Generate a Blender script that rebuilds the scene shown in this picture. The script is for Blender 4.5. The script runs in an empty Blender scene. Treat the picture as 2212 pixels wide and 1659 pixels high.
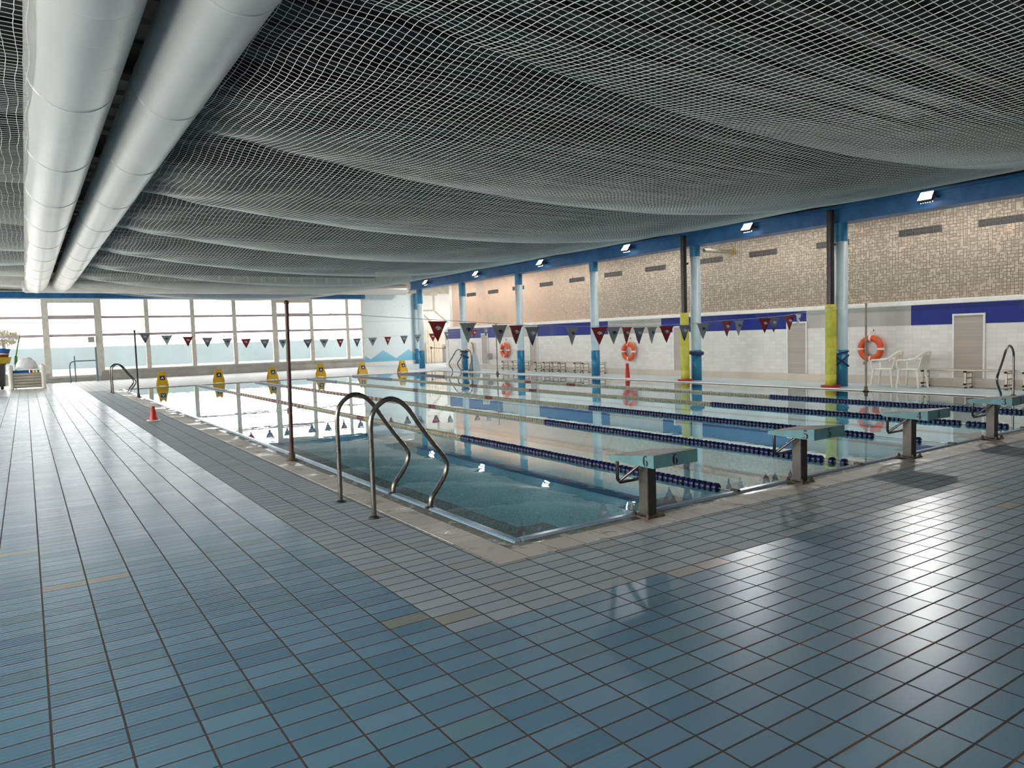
import bpy, math, random
from mathutils import Vector, Matrix
random.seed(7)
C = bpy.context.scene.collection
PI = math.pi

# ------------------------------------------------------------------ helpers
class MB:
    """collects vertices and faces, builds one mesh object"""
    def __init__(s): s.v = []; s.f = []; s.s = []; s.m = []; s.mi = 0
    def add(s, vs, fs, smooth=False):
        b = len(s.v); s.v += [tuple(p) for p in vs]
        for f in fs: s.f.append(tuple(b + i for i in f)); s.s.append(smooth); s.m.append(s.mi)
        return s
    def box(s, x0, y0, z0, x1, y1, z1):
        vs = [(x0,y0,z0),(x1,y0,z0),(x1,y1,z0),(x0,y1,z0),(x0,y0,z1),(x1,y0,z1),(x1,y1,z1),(x0,y1,z1)]
        return s.add(vs, [(0,3,2,1),(4,5,6,7),(0,1,5,4),(1,2,6,5),(2,3,7,6),(3,0,4,7)])
    def obox(s, c, sx, sy, sz, rot=None):
        R = rot or Matrix.Identity(3); c = Vector(c)
        vs = [c + R @ Vector((a*sx/2, b*sy/2, d*sz/2)) for d in (-1,1) for a,b in ((-1,-1),(1,-1),(1,1),(-1,1))]
        return s.add(vs, [(0,3,2,1),(4,5,6,7),(0,1,5,4),(1,2,6,5),(2,3,7,6),(3,0,4,7)])
    def rbox(s, x0, y0, z0, x1, y1, z1, b=.01):
        """box with chamfered edges"""
        pts = []
        for dz, ins in ((0,b),(b,0),(z1-z0-b,0),(z1-z0,b)):
            X0, X1, Y0, Y1, z = x0+ins, x1-ins, y0+ins, y1-ins, z0+dz
            pts += [(X0+b,Y0,z),(X1-b,Y0,z),(X1,Y0+b,z),(X1,Y1-b,z),(X1-b,Y1,z),(X0+b,Y1,z),(X0,Y1-b,z),(X0,Y0+b,z)]
        fs = [tuple(reversed(range(8))), tuple(range(24,32))]
        for k in range(3):
            for i in range(8): fs.append((8*k+i, 8*k+(i+1)%8, 8*k+8+(i+1)%8, 8*k+8+i))
        return s.add(pts, fs)
    def tube(s, path, r, n=10, closed=False, caps=True):
        """round tube along a path; r a number or one per point"""
        P = [Vector(p) for p in path]; N = len(P)
        rr = r if isinstance(r, (list, tuple)) else [r]*N
        T = []
        for i in range(N):
            a = P[(i-1) % N] if closed else P[max(i-1,0)]
            b = P[(i+1) % N] if closed else P[min(i+1,N-1)]
            T.append((b-a).normalized())
        up = Vector((0,0,1)) if abs(T[0].z) < .9 else Vector((1,0,0))
        nrm = (up - T[0]*up.dot(T[0])).normalized()
        vs = []
        for i in range(N):
            nrm = (nrm - T[i]*nrm.dot(T[i])).normalized(); bn = T[i].cross(nrm)
            for k in range(n):
                a = 2*PI*k/n; vs.append(P[i] + (nrm*math.cos(a)+bn*math.sin(a))*rr[i])
        fs = []
        for i in range(N if closed else N-1):
            j = (i+1) % N
            for k in range(n): fs.append((i*n+k, i*n+(k+1)%n, j*n+(k+1)%n, j*n+k))
        s.add(vs, fs, True)
        if caps and not closed:
            s.add(vs[:n], [tuple(reversed(range(n)))]); s.add(vs[-n:], [tuple(range(n))])
        return s
    def lathe(s, prof, c=(0,0,0), n=20, axis='z', smooth=True, a0=0, a1=2*PI):
        full = abs(a1-a0-2*PI) < 1e-6; m = n if full else n+1
        vs = []
        for r, h in prof:
            for k in range(m):
                a = a0 + (a1-a0)*k/n; p = (r*math.cos(a), r*math.sin(a), h)
                if axis == 'x': p = (p[2], p[0], p[1])
                if axis == 'y': p = (p[1], p[2], p[0])
                vs.append((p[0]+c[0], p[1]+c[1], p[2]+c[2]))
        fs = []
        for i in range(len(prof)-1):
            for k in range(n):
                k2 = (k+1) % m
                fs.append((i*m+k, i*m+k2, (i+1)*m+k2, (i+1)*m+k))
        return s.add(vs, fs, smooth)
    def prism(s, poly, d, org=(0,0,0), ux=(1,0,0), uy=(0,0,1)):
        """polygon in the plane (ux, uy) through org, thickened by d along ux x uy"""
        ux, uy, o = Vector(ux), Vector(uy), Vector(org); w = ux.cross(uy)*d; n = len(poly)
        a = [o+ux*p[0]+uy*p[1] for p in poly]; b = [p+w for p in a]
        return s.add(a+b, [tuple(reversed(range(n))), tuple(range(n,2*n))]+[(i,(i+1)%n,n+(i+1)%n,n+i) for i in range(n)])
    def build(s, name, mat=None, parent=None, loc=None):
        me = bpy.data.meshes.new(name); me.from_pydata(s.v, [], s.f)
        me.polygons.foreach_set('use_smooth', s.s); me.polygons.foreach_set('material_index', s.m); me.update()
        for m in (mat if isinstance(mat, (list, tuple)) else [mat]):
            if m: me.materials.append(m)
        o = bpy.data.objects.new(name, me); C.objects.link(o)
        if parent: o.parent = parent
        if loc: o.location = loc
        return o

def tag(o, label=None, cat=None, group=None, kind=None):
    if label: o['label'] = label
    if cat: o['category'] = cat
    if group: o['group'] = group
    if kind: o['kind'] = kind
    return o
def thing(name, label, cat, loc=(0,0,0), rz=0, group=None):
    o = bpy.data.objects.new(name, None); C.objects.link(o); o.empty_display_size = .1
    o.location = loc; o.rotation_euler.z = rz
    return tag(o, label, cat, group)
def struct(name, mb, m, parent=None): return tag(mb.build(name, m, parent), kind='structure')
def dup(root, loc, rz=None, label=None):
    r = root.copy(); C.objects.link(r); r.location = loc
    if rz is not None: r.rotation_euler.z = rz
    if label: r['label'] = label
    for ch in list(root.children):
        c = ch.copy(); C.objects.link(c); c.parent = r
        for g in ch.children:
            d = g.copy(); C.objects.link(d); d.parent = c
    return r
ORD = ['first','second','third','fourth','fifth','sixth','seventh','eighth','ninth','tenth','eleventh','twelfth','thirteenth',
       'fourteenth','fifteenth','sixteenth','seventeenth','eighteenth','nineteenth','twentieth']

# ------------------------------------------------------------------ materials
class E:
    """tiny expression wrapper over Math nodes"""
    nt = None
    def __init__(s, k): s.k = k
    @staticmethod
    def m(op, *a):
        n = E.nt.nodes.new('ShaderNodeMath'); n.operation = op
        for i, x in enumerate(a):
            if isinstance(x, E): E.nt.links.new(x.k, n.inputs[i])
            else: n.inputs[i].default_value = x
        return E(n.outputs[0])
    def __add__(s, o): return E.m('ADD', s, o)
    def __sub__(s, o): return E.m('SUBTRACT', s, o)
    def __rsub__(s, o): return E.m('SUBTRACT', o, s)
    def __mul__(s, o): return E.m('MULTIPLY', s, o)
    def __truediv__(s, o): return E.m('DIVIDE', s, o)
    __radd__ = __add__; __rmul__ = __mul__
    def floor(s): return E.m('FLOOR', s)
    def frac(s): return E.m('FRACT', s)
    def lt(s, o): return E.m('LESS_THAN', s, o)
    def gt(s, o): return E.m('GREATER_THAN', s, o)
    def min(s, o): return E.m('MINIMUM', s, o)
    def max(s, o): return E.m('MAXIMUM', s, o)
    def near(s, v, t=.5): return E.m('COMPARE', s, v, t)
    def step(s, a, b):
        n = E.nt.nodes.new('ShaderNodeMapRange'); n.interpolation_type = 'SMOOTHSTEP'
        E.nt.links.new(s.k, n.inputs[0]); n.inputs[1].default_value = a; n.inputs[2].default_value = b
        return E(n.outputs[0])
def newmat(name):
    m = bpy.data.materials.new(name); m.use_nodes = True; nt = m.node_tree; E.nt = nt
    return m, nt, nt.nodes['Principled BSDF']
def pos():
    g = E.nt.nodes.new('ShaderNodeNewGeometry'); x = E.nt.nodes.new('ShaderNodeSeparateXYZ')
    E.nt.links.new(g.outputs['Position'], x.inputs[0]); return [E(x.outputs[i]) for i in range(3)]
def comb(a, b, c=0.0):
    n = E.nt.nodes.new('ShaderNodeCombineXYZ')
    for i, x in enumerate((a,b,c)):
        if isinstance(x, E): E.nt.links.new(x.k, n.inputs[i])
        else: n.inputs[i].default_value = x
    return n.outputs[0]
def noise(scale, vec=None, detail=3, rough=.55):
    n = E.nt.nodes.new('ShaderNodeTexNoise'); n.inputs['Scale'].default_value = scale
    n.inputs['Detail'].default_value = detail; n.inputs['Roughness'].default_value = rough
    if vec is None:
        g = E.nt.nodes.new('ShaderNodeNewGeometry'); vec = g.outputs['Position']
    E.nt.links.new(vec, n.inputs['Vector']); return E(n.outputs[0])
def white(a, b, c=0.0):
    n = E.nt.nodes.new('ShaderNodeTexWhiteNoise'); n.noise_dimensions = '3D'
    E.nt.links.new(comb(a,b,c), n.inputs[0]); return E(n.outputs[0])
def mix(f, a, b):
    n = E.nt.nodes.new('ShaderNodeMix'); n.data_type = 'RGBA'
    for i, x in ((0,f),(6,a),(7,b)):
        if isinstance(x, E): E.nt.links.new(x.k, n.inputs[i])
        elif hasattr(x, 'is_linked'): E.nt.links.new(x, n.inputs[i])
        else: n.inputs[i].default_value = x if i == 0 else (*x[:3], 1)
    return n.outputs[2]
def setin(b, name, x):
    if isinstance(x, E): E.nt.links.new(x.k, b.inputs[name])
    elif hasattr(x, 'is_linked'): E.nt.links.new(x, b.inputs[name])
    elif isinstance(x, tuple): b.inputs[name].default_value = (*x, 1)
    else: b.inputs[name].default_value = x
def bump(b, h, strength=.3, dist=.01):
    n = E.nt.nodes.new('ShaderNodeBump'); n.inputs['Strength'].default_value = strength; n.inputs['Distance'].default_value = dist
    E.nt.links.new(h.k, n.inputs['Height']); E.nt.links.new(n.outputs[0], b.inputs['Normal'])
def sRGB(r, g, b):
    f = lambda c: c/12.92 if c <= .04045 else ((c+.055)/1.055)**2.4
    return (f(r/255), f(g/255), f(b/255))
def plain(name, col, rough=.5, metal=0, var=.12, scale=8, bstr=0, spec=.5):
    m, nt, b = newmat(name); n = noise(scale)
    setin(b, 'Base Color', mix(n.step(.3,.7), tuple(c*(1-var) for c in col), tuple(min(1,c*(1+var)) for c in col)))
    setin(b, 'Roughness', rough); setin(b, 'Metallic', metal); b.inputs['Specular IOR Level'].default_value = spec
    if bstr: bump(b, noise(scale*6), bstr, .005)
    return m

TX, TY = .2425, .12254
def mat_floor():
    m, nt, b = newmat('deck_tiles'); x, y, z = pos()
    u = (x + .03)/TX; v = (y + .04)/TY
    iu, iv, fu, fv = u.floor(), v.floor(), u.frac(), v.frac()
    r1, r2, r3 = white(iu,iv,1.), white(iu,iv,2.), white(iu,iv,3.)
    band = (x.gt(-.76)) * (y.gt(-.78)) * (x.lt(13.2))
    du = fu.min(1-fu)*TX; dv = fv.min(1-fv)*TY
    grout = 1 - du.min(dv).step(.0035,.0058)
    blue = mix(r1, (.11,.225,.325), (.165,.305,.415))
    blue = mix((r2.gt(.93))*.4, blue, (.15,.25,.27))
    grey = mix(r1, (.30,.36,.41), (.37,.425,.465))
    grey = mix((r2.gt(.9))*.5, grey, (.33,.32,.29))
    col = mix(band, blue, grey)
    olive = r3.gt(.9990)
    for a, c in ((-11,20),(-12,20),(-10,11),(-9,11),(-3,-5),(-4,-4)):
        olive = olive.max(iu.near(float(a))*iv.near(float(c)))
    col = mix(olive*.8, col, (.27,.27,.22))
    pale = (iu.near(4.)*iv.near(-7.)).max(iu.near(3.)*iv.near(-7.))
    col = mix(pale, col, (.36,.35,.34))
    side = x.gt(13.05)                                   # smooth pale blue strip on the far side
    far = y.gt(25.3)
    col = mix(side, col, (.52,.63,.69)); col = mix(far*(1-side), col, (.6,.62,.62))
    rust = noise(1.3).step(.52,.66)
    rustmask = (1-((x-.1)*(x-.1)+(y+2.6)*(y+2.6)).step(.3,3.5))
    gcol = mix(rust*rustmask, (.05,.05,.05), (.16,.085,.035))
    dirt = (1-du.min(dv).step(.0,.03))*noise(2.3).step(.5,.75)*rustmask
    col = mix(dirt*.45, col, (.2,.14,.09))
    keep = 1-side
    col = mix(grout*keep, col, gcol)
    setin(b, 'Base Color', col)
    n1 = noise(.9); wear = noise(30., detail=2)
    left = x.lt(-.76)                                    # the left walkway keeps its glaze
    rough = ((.278 + r3*.025 + n1*.02 + wear*.01)*(1-left) + (.205 + r3*.03 + n1*.025 + wear*.015)*left)*(1-band) + band*(.47 + r3*.1 + wear*.08)
    rough = rough*(1-grout) + grout*.85
    setin(b, 'Roughness', rough)
    setin(b, 'Specular IOR Level', left*.02 + .5)
    ridge = E.m('SINE', (y+.04)*(2*PI/TY*4))*.0003*x.lt(-.76)
    h = (1-grout)*.0025*keep + ((fu-.5)*(r1-.5)*(.0032-left*.0018) + (fv-.5)*(r2-.5)*.0014)*keep + ridge + wear*.00002
    bump(b, h, 1., 1.)
    return m

def mat_wallblocks():
    """upper wall: small lattice blockwork, pale, with peach patches and a peach far end"""
    m, nt, b = newmat('lattice_blockwork'); x, y, z = pos()
    u, v = y/.074, z/.074; iu, iv = u.floor(), v.floor(); fu, fv = u.frac(), v.frac()
    r, r2, r3, r4 = white(iu, iv, 5.), white(iu, iv, 6.), white(iu, iv, 7.), white(iu, iv, 8.)
    vl = (1-fu.step(.14,.30))*r.gt(.28); hl = (1-fv.step(.14,.30))*r2.gt(.28)
    v2 = (1-E.m('ABSOLUTE', fu-.55).step(.06,.15))*r3.gt(.62); h2 = (1-E.m('ABSOLUTE', fv-.55).step(.06,.15))*r4.gt(.62)
    far_end = y.step(14.,24.)                                # lattice fades and colour turns peach towards the far end
    dark = vl.max(hl).max(v2*.8).max(h2*.8)*(.55+.45*noise(1.1, detail=4))*(1-far_end*.93)
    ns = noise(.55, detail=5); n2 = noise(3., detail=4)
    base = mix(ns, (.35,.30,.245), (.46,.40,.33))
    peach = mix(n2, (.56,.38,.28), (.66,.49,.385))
    patch = (far_end*ns.step(.25,.5)).max(noise(.8, detail=5).step(.66,.7)*.6)
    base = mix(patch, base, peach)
    stain = noise(1.7, detail=6).step(.62,.72)*(.3+.5*far_end)
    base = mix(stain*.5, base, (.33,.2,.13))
    pit = noise(9., detail=5).step(.68,.73)
    base = mix(pit*.6, base, (.2,.11,.07))
    setin(b, 'Base Color', mix(dark*.9, base, (.085,.068,.05)))
    setin(b, 'Roughness', .85); bump(b, (1-dark)*.012 + n2*.004, .8, 1.)
    return m
def mat_tilewall(name, col, tu=.2, tv=.1, axis=1, grout=(.45,.43,.4), rough=.25, joint=.004, gs=.5):
    m, nt, b = newmat(name); p = pos(); u, v = p[axis]/tu, p[2]/tv
    r = white(u.floor(), v.floor(), 3.); g = 1-(u.frac().min(1-u.frac())*tu).min(v.frac().min(1-v.frac())*tv).step(joint*.3, joint)
    c = mix(r, tuple(q*.94 for q in col), tuple(min(1,q*1.05) for q in col))
    n = noise(.8, detail=4)
    c = mix(n.step(.55,.8)*.12, c, (.5,.44,.36))
    setin(b, 'Base Color', mix(g*gs, c, grout)); setin(b, 'Roughness', rough); bump(b, (1-g)*.001 + r*.0002, .5, 1.)
    return m
def mat_mural():
    m, nt, b = newmat('mural_paint'); x, y, z = pos()
    k = (x-14.85)/.8
    tri = E.m('ABSOLUTE', (k*.5+.5).frac()-.5)*2       # 1 at the peak
    lvl = .42 + tri*.42*1.0
    lvl = .88 - E.m('ABSOLUTE', E.m('WRAP', k, 1., -1.))*.5
    wave = z.lt(lvl); w2 = z.lt(lvl-.0)
    n = noise(1.1, detail=5); n2 = noise(6., detail=4)
    c = mix(n, (.62,.73,.78), (.72,.80,.82)); c = mix(n2.step(.62,.72)*z.gt(2.9)*.7, c, (.4,.42,.42))
    c = mix(z.near(2.55,.012)*.5, c, (.38,.44,.46))
    d = mix(z.step(.3,.9), (.18,.48,.66), (.28,.58,.74))
    setin(b, 'Base Color', mix(wave, c, d)); setin(b, 'Roughness', .5)
    return m
def mat_water():
    m = bpy.data.materials.new('pool_water'); m.use_nodes = True; nt = m.node_tree; E.nt = nt
    nt.nodes.remove(nt.nodes['Principled BSDF']); out = nt.nodes['Material Output']
    x, y, z = pos()
    g = nt.nodes.new('ShaderNodeBsdfGlossy'); g.inputs['Roughness'].default_value = 0; g.inputs['Color'].default_value = (.96,.98,.98,1)
    t = nt.nodes.new('ShaderNodeBsdfTransparent'); t.inputs['Color'].default_value = (.74,.93,.96,1)
    calm = noise(.35, detail=1).step(.42,.62)
    region = ((x-7.)/3.).step(0.,1.)*(1-((y-9.)/5.).step(0.,1.))
    h = noise(2.2, detail=2)*.0010 + noise(9., detail=2)*(.00010 + .0007*region*calm)
    n = nt.nodes.new('ShaderNodeBump'); n.inputs['Strength'].default_value = 1; n.inputs['Distance'].default_value = 1
    nt.links.new(h.k, n.inputs['Height']); nt.links.new(n.outputs[0], g.inputs['Normal'])
    lw = nt.nodes.new('ShaderNodeLayerWeight'); lw.inputs[0].default_value = .5; nt.links.new(n.outputs[0], lw.inputs['Normal'])
    fac = E.m('POWER', E(lw.outputs['Facing']), 3.8)*.96 + .02
    mx = nt.nodes.new('ShaderNodeMixShader'); nt.links.new(fac.k, mx.inputs[0]); nt.links.new(t.outputs[0], mx.inputs[1]); nt.links.new(g.outputs[0], mx.inputs[2])
    nt.links.new(mx.outputs[0], out.inputs[0]); return m
def mat_glass(name='window_glass', tint=(.97,.985,.98)):
    m = bpy.data.materials.new(name); m.use_nodes = True; nt = m.node_tree; E.nt = nt
    nt.nodes.remove(nt.nodes['Principled BSDF']); out = nt.nodes['Material Output']
    t = nt.nodes.new('ShaderNodeBsdfTransparent'); t.inputs[0].default_value = (*tint,1)
    g = nt.nodes.new('ShaderNodeBsdfGlossy'); g.inputs['Roughness'].default_value = .02
    f = nt.nodes.new('ShaderNodeFresnel'); f.inputs[0].default_value = 1.3
    mx = nt.nodes.new('ShaderNodeMixShader'); nt.links.new(f.outputs[0], mx.inputs[0])
    nt.links.new(t.outputs[0], mx.inputs[1]); nt.links.new(g.outputs[0], mx.inputs[2]); nt.links.new(mx.outputs[0], out.inputs[0])
    return m
def emit(name, col, s):
    m = bpy.data.materials.new(name); m.use_nodes = True; b = m.node_tree.nodes['Principled BSDF']
    b.inputs['Base Color'].default_value = (.8,.8,.8,1); b.inputs['Emission Color'].default_value = (*col,1); b.inputs['Emission Strength'].default_value = s
    return m
def mat_coping():
    m, nt, b = newmat('coping_tiles'); x, y, z = pos()
    side = y.gt(.6)*1.0
    u = (x*(1-side) + y*side)/TX; r = white(u.floor(), side, 4.)
    g = 1-(u.frac().min(1-u.frac())*TX).step(.002,.005)
    c = mix(r, (.52,.49,.44), (.62,.585,.535)); n = noise(3.5, detail=6, rough=.7)
    c = mix(n.step(.52,.66)*.75, c, (.20,.16,.11)); c = mix(noise(14., detail=4).step(.6,.66)*.5, c, (.62,.58,.52))
    setin(b, 'Base Color', mix(g*.75, c, (.12,.09,.06)))
    setin(b, 'Roughness', .55 - noise(1.6, detail=4).step(.52,.62)*.3)
    rib = E.m('SINE', (x*side + y*(1-side))*(2*PI/.022))*.0008
    bump(b, rib + n*.003 - g*.002, .8, 1.)
    return m
def mat_gutter():
    m, nt, b = newmat('gutter_stone'); n = noise(5., detail=6, rough=.7)
    c = mix(n, (.10,.11,.09), (.30,.30,.25)); c = mix(noise(11., detail=5).step(.56,.64), c, (.55,.53,.48))
    setin(b, 'Base Color', c); setin(b, 'Roughness', .5 - noise(2.2).step(.5,.6)*.35); bump(b, n*.008, .8, 1.)
    return m
def mat_pool(name, col, t=.25, g=.35):
    m, nt, b = newmat(name); x, y, z = pos()
    w = x/t; v = y/t; q = (z+.0)/t
    d = (w.frac().min(1-w.frac())).min(v.frac().min(1-v.frac()))
    ln = 1-d.step(.01,.03); r = white(w.floor(), v.floor(), q.floor())
    c = mix(r, tuple(k*.9 for k in col), col)
    setin(b, 'Base Color', mix(ln*g, c, (.1,.2,.25))); setin(b, 'Roughness', .4)
    return m
def mat_duct():
    m, nt, b = newmat('duct_sheet'); x, y, z = pos()
    n = noise(2., detail=2); seam = E.m('ABSOLUTE', (y/3.05+.27).frac()-.5)*3.05
    s = 1-seam.step(.008,.018)
    spiral = (y/.62).frac(); sp = 1-(spiral.min(1-spiral)*.62).step(.004,.012)
    setin(b, 'Base Color', mix(sp*.10, mix(n, (.53,.52,.50), (.60,.585,.565)), (.3,.29,.28)))
    setin(b, 'Roughness', .32); setin(b, 'Metallic', .15); bump(b, noise(.8, detail=1)*.02 + (1-sp)*.002, .6, 1.)
    return m
def mat_net():
    m, nt, b = newmat('net_cord'); x, y, z = pos()
    setin(b, 'Base Color', mix(noise(.5, detail=4), (.60,.60,.57), (.74,.74,.71)))
    setin(b, 'Roughness', .7); return m
def mat_steel(name, col=(.55,.55,.55), rough=.25):
    m, nt, b = newmat(name); setin(b, 'Base Color', mix(noise(14., detail=5).step(.5,.8), col, tuple(c*.55 for c in col)))
    setin(b, 'Metallic', 1.); setin(b, 'Roughness', rough + noise(9.)*.12); return m
def mat_flag(name, c1, c2):
    m, nt, b = newmat(name); t = nt.nodes.new('ShaderNodeTexCoord'); s = nt.nodes.new('ShaderNodeSeparateXYZ')
    nt.links.new(t.outputs['Object'], s.inputs[0]); z = E(s.outputs[2])
    setin(b, 'Base Color', mix((z*-1).step(.1,.26), c1, c2)); setin(b, 'Roughness', .6); return m

M = {}
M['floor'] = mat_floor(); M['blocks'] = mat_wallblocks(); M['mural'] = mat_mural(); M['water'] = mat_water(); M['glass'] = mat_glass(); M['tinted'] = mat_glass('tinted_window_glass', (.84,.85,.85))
M['coping'] = mat_coping(); M['gutter'] = mat_gutter(); M['duct'] = mat_duct(); M['net'] = mat_net()
M['whitetile'] = mat_tilewall('white_wall_tiles', (.68,.655,.62), .2, .1)
M['cobalt'] = mat_tilewall('cobalt_band_tiles', (.005,.018,.20), .2, .2, grout=(.01,.015,.13), rough=.38)
M['cobalt'].node_tree.nodes['Principled BSDF'].inputs['Specular IOR Level'].default_value = .2
M['greyband'] = mat_tilewall('grey_band_tiles', (.36,.34,.31), .2, .2, grout=(.3,.28,.26), rough=.3)
M['skirt'] = mat_tilewall('beige_skirting_tiles', (.56,.49,.41), .33, .2, grout=(.35,.3,.25))
M['whitepaint'] = plain('white_wall_paint', (.72,.70,.67), .7, var=.05, scale=1.5)
M['ledge'] = plain('white_ledge_paint', (.78,.76,.73), .5, var=.05)
M['roof'] = plain('dark_roof_sheet', (.026,.026,.024), .8, var=.4, scale=1.2)
M['beamblue'] = plain('blue_beam_paint', (.010,.115,.29), .4, var=.2, scale=3)
M['blue'] = plain('blue_column_paint', (.012,.17,.33), .35, var=.12, scale=4)
M['paleblue'] = plain('pale_blue_column_paint', (.48,.60,.66), .35, var=.06, scale=4)
M['white'] = plain('white_plastic', (.84,.80,.72), .4, var=.05)
M['cream'] = plain('cream_vinyl', (.70,.62,.50), .5, var=.1, scale=3)
M['beige'] = plain('beige_panel', (.46,.42,.35), .6, var=.12, scale=3)
M['frame'] = plain('greige_window_frame', (.70,.66,.58), .5, var=.08)
M['rail'] = plain('mauve_window_rail', (.52,.44,.46), .5, var=.08)
M['sill'] = plain('grey_sill_panel', (.52,.51,.47), .5, var=.12, scale=2)
M['yellow'] = plain('yellow_padding', (.60,.55,.06), .45, var=.1)
M['signyellow'] = plain('yellow_sign_plastic', (.72,.44,.01), .4, var=.08)
M['black'] = plain('black_rubber', (.015,.013,.012), .5, var=.3)
M['pipeblack'] = plain('black_pipe_paint', (.022,.016,.013), .35, var=.3)
M['navy'] = plain('navy_strap', (.012,.018,.10), .6, var=.2)
M['red'] = plain('red_plastic', (.55,.025,.012), .4, var=.1)
M['matred'] = plain('red_foam_mat', (.40,.012,.018), .6, var=.1)
M['ring'] = plain('orange_ring_shell', (.72,.085,.018), .4, var=.06)
M['floatblue'] = plain('navy_float_plastic', (.004,.009,.065), .3, var=.25, scale=20)
M['floatcream'] = plain('cream_float_plastic', (.34,.30,.20), .4, var=.15, scale=20)
M['floatred'] = plain('red_float_plastic', (.17,.012,.012), .4, var=.2)
M['cable'] = mat_steel('steel_cable', (.4,.4,.4), .4)
M['steel'] = mat_steel('brushed_steel', (.23,.21,.19), .22)
M['alu'] = plain('grey_bench_metal', (.42,.38,.32), .4, metal=.6, var=.1)
M['post'] = mat_steel('weathered_steel_post', (.115,.105,.095), .42)
M['rust'] = plain('rusty_plate', (.10,.07,.045), .7, var=.5, scale=25, bstr=.5)
M['teal'] = plain('teal_block_paint', (.135,.295,.31), .45, var=.12, scale=6)
M['tealtop'] = plain('glare_grey_block_top', (.68,.64,.58), .4, var=.12, scale=10, bstr=.3)  # grey, lightened so the block tops carry the window glare
M['ink'] = plain('black_stencil_ink', (.008,.008,.008), .6, var=0)
M['polered'] = plain('rusty_red_pole_paint', (.085,.022,.022), .4, var=.35, scale=12)
M['poledark'] = plain('dark_pole_paint', (.03,.03,.04), .4, var=.3)
M['polebeige'] = plain('beige_pole_paint', (.30,.24,.19), .5, var=.15)
M['shutter'] = mat_tilewall('grey_slatted_shutter', (.43,.38,.33), 9., .075, grout=(.25,.22,.19), rough=.5)
M['nosing'] = mat_tilewall('blue_nosing_tiles', (.20,.31,.42), .12, 9., axis=1, grout=(.5,.55,.6), rough=.2)
M['poolfloor'] = mat_pool('pool_floor_tiles', (.19,.56,.70)); M['poolline'] = mat_pool('dark_lane_tiles', (.02,.02,.02), .125, .2)
M['bulbwhite'] = emit('floodlight_lens_glow', (1,.95,.86), 14.)
M['tubewhite'] = emit('added_tube_glow', (1,.93,.84), 12.)
M['string'] = plain('white_line_cord', (.6,.58,.55), .6)
M['f_red'] = mat_flag('red_flag_cloth', (.30,.02,.025), (.20,.008,.012))
M['f_grey'] = mat_flag('grey_flag_cloth', (.33,.34,.33), (.38,.38,.37))
M['f_navy'] = mat_flag('navy_flag_cloth', (.20,.21,.25), (.02,.022,.06))
M['f_white'] = mat_flag('white_flag_cloth', (.62,.62,.62), (.66,.66,.66))
M['l_white'] = plain('white_emblem_print', (.66,.6,.6), .6); M['l_navy'] = plain('navy_emblem_print', (.015,.025,.11), .6)
M['blueplastic'] = plain('blue_foam', (.015,.17,.55), .5); M['greenplastic'] = plain('green_plastic', (.10,.26,.08), .5)
M['orangebrown'] = plain('orange_brown_plastic', (.35,.11,.02), .5); M['navyplastic'] = plain('blue_bucket_plastic', (.03,.11,.36), .4)
M['mustard'] = plain('mustard_plastic', (.55,.40,.03), .4); M['cloth'] = plain('white_cloth', (.8,.8,.8), .8)
M['terrace'] = plain('pale_terrace_paving', (.5,.485,.455), .8, var=.05, scale=.6)
M['poolfence'] = plain('pale_blue_terrace_wall', (.145,.18,.19), .7, var=.08, scale=.4)
M['leaf'] = plain('dusty_leaves', (.14,.13,.085), .8, var=.4, scale=4)
M['slate'] = plain('dark_grey_plastic', (.05,.05,.052), .55, var=.2)
M['railblue'] = plain('blue_grey_rail_paint', (.14,.22,.27), .4)
M['brown'] = plain('brown_rail_metal', (.10,.07,.05), .4)
M['boxgrey'] = plain('grey_box_plastic', (.42,.39,.36), .5)

# ------------------------------------------------------------------ setting
PX0, PX1, PY0, PY1 = .43, 13.02, .43, 25.3      # water edges
XL, XR, YB, YF = -7.5, 15.4, -7.0, 35.4
RX = 21.5                                        # recess beyond the right wall's far end
GO = .0                                          # coping outer edge
fl = MB()
def frect(x0, y0, x1, y1):
    fl.add([(x0,y0,0),(x1,y0,0),(x1,y1,0),(x0,y1,0)], [(0,1,2,3)])
OX0, OX1, OY0, OY1 = 0., 13.12, 0., 25.42
frect(XL, YB, OX0, YF); frect(OX0, YB, OX1, OY0); frect(OX0, OY1, OX1, YF); frect(OX1, YB, 15.12, YF); frect(15.12, 28.0, RX, YF)
struct('floor', fl, M['floor'])
# pool surround: coping, gutter, nosing
cp = MB(); z = .004
cp.box(OX0, OY0, -.12, OX1, .24, z); cp.box(OX0, .24, -.12, .24, OY1-.1, z); struct('trim_1', cp, M['coping'])
gt = MB(); gt.box(.24, .24, -.12, OX1, .36, -.006); gt.box(.24, .36, -.12, .36, 25.3, -.006); struct('trim_2', gt, M['gutter'])
ns = MB()
ns.rbox(.355, .355, -.15, PX0, 25.32, .012, .012); ns.rbox(PX0, .355, -.15, PX1, PY0, .012, .012)
struct('trim_3', ns, M['nosing'])
we = MB(); we.rbox(PX1, .36, -.15, OX1, 25.42, .016, .01); we.rbox(.24, PY1, -.15, PX1, 25.42, .012, .01); struct('trim_4', we, M['ledge'])
WZ = -.008
w = MB(); w.add([(PX0,PY0,WZ),(PX1,PY0,WZ),(PX1,PY1,WZ),(PX0,PY1,WZ)], [(0,1,2,3)])
tag(struct('pool_water', w, M['water']), 'still mirror-like pool water', 'water')
D = -.56
pb = MB()
pb.add([(PX0,PY0,D),(PX1,PY0,D),(PX1,PY1,D),(PX0,PY1,D)], [(0,1,2,3)])
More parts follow.
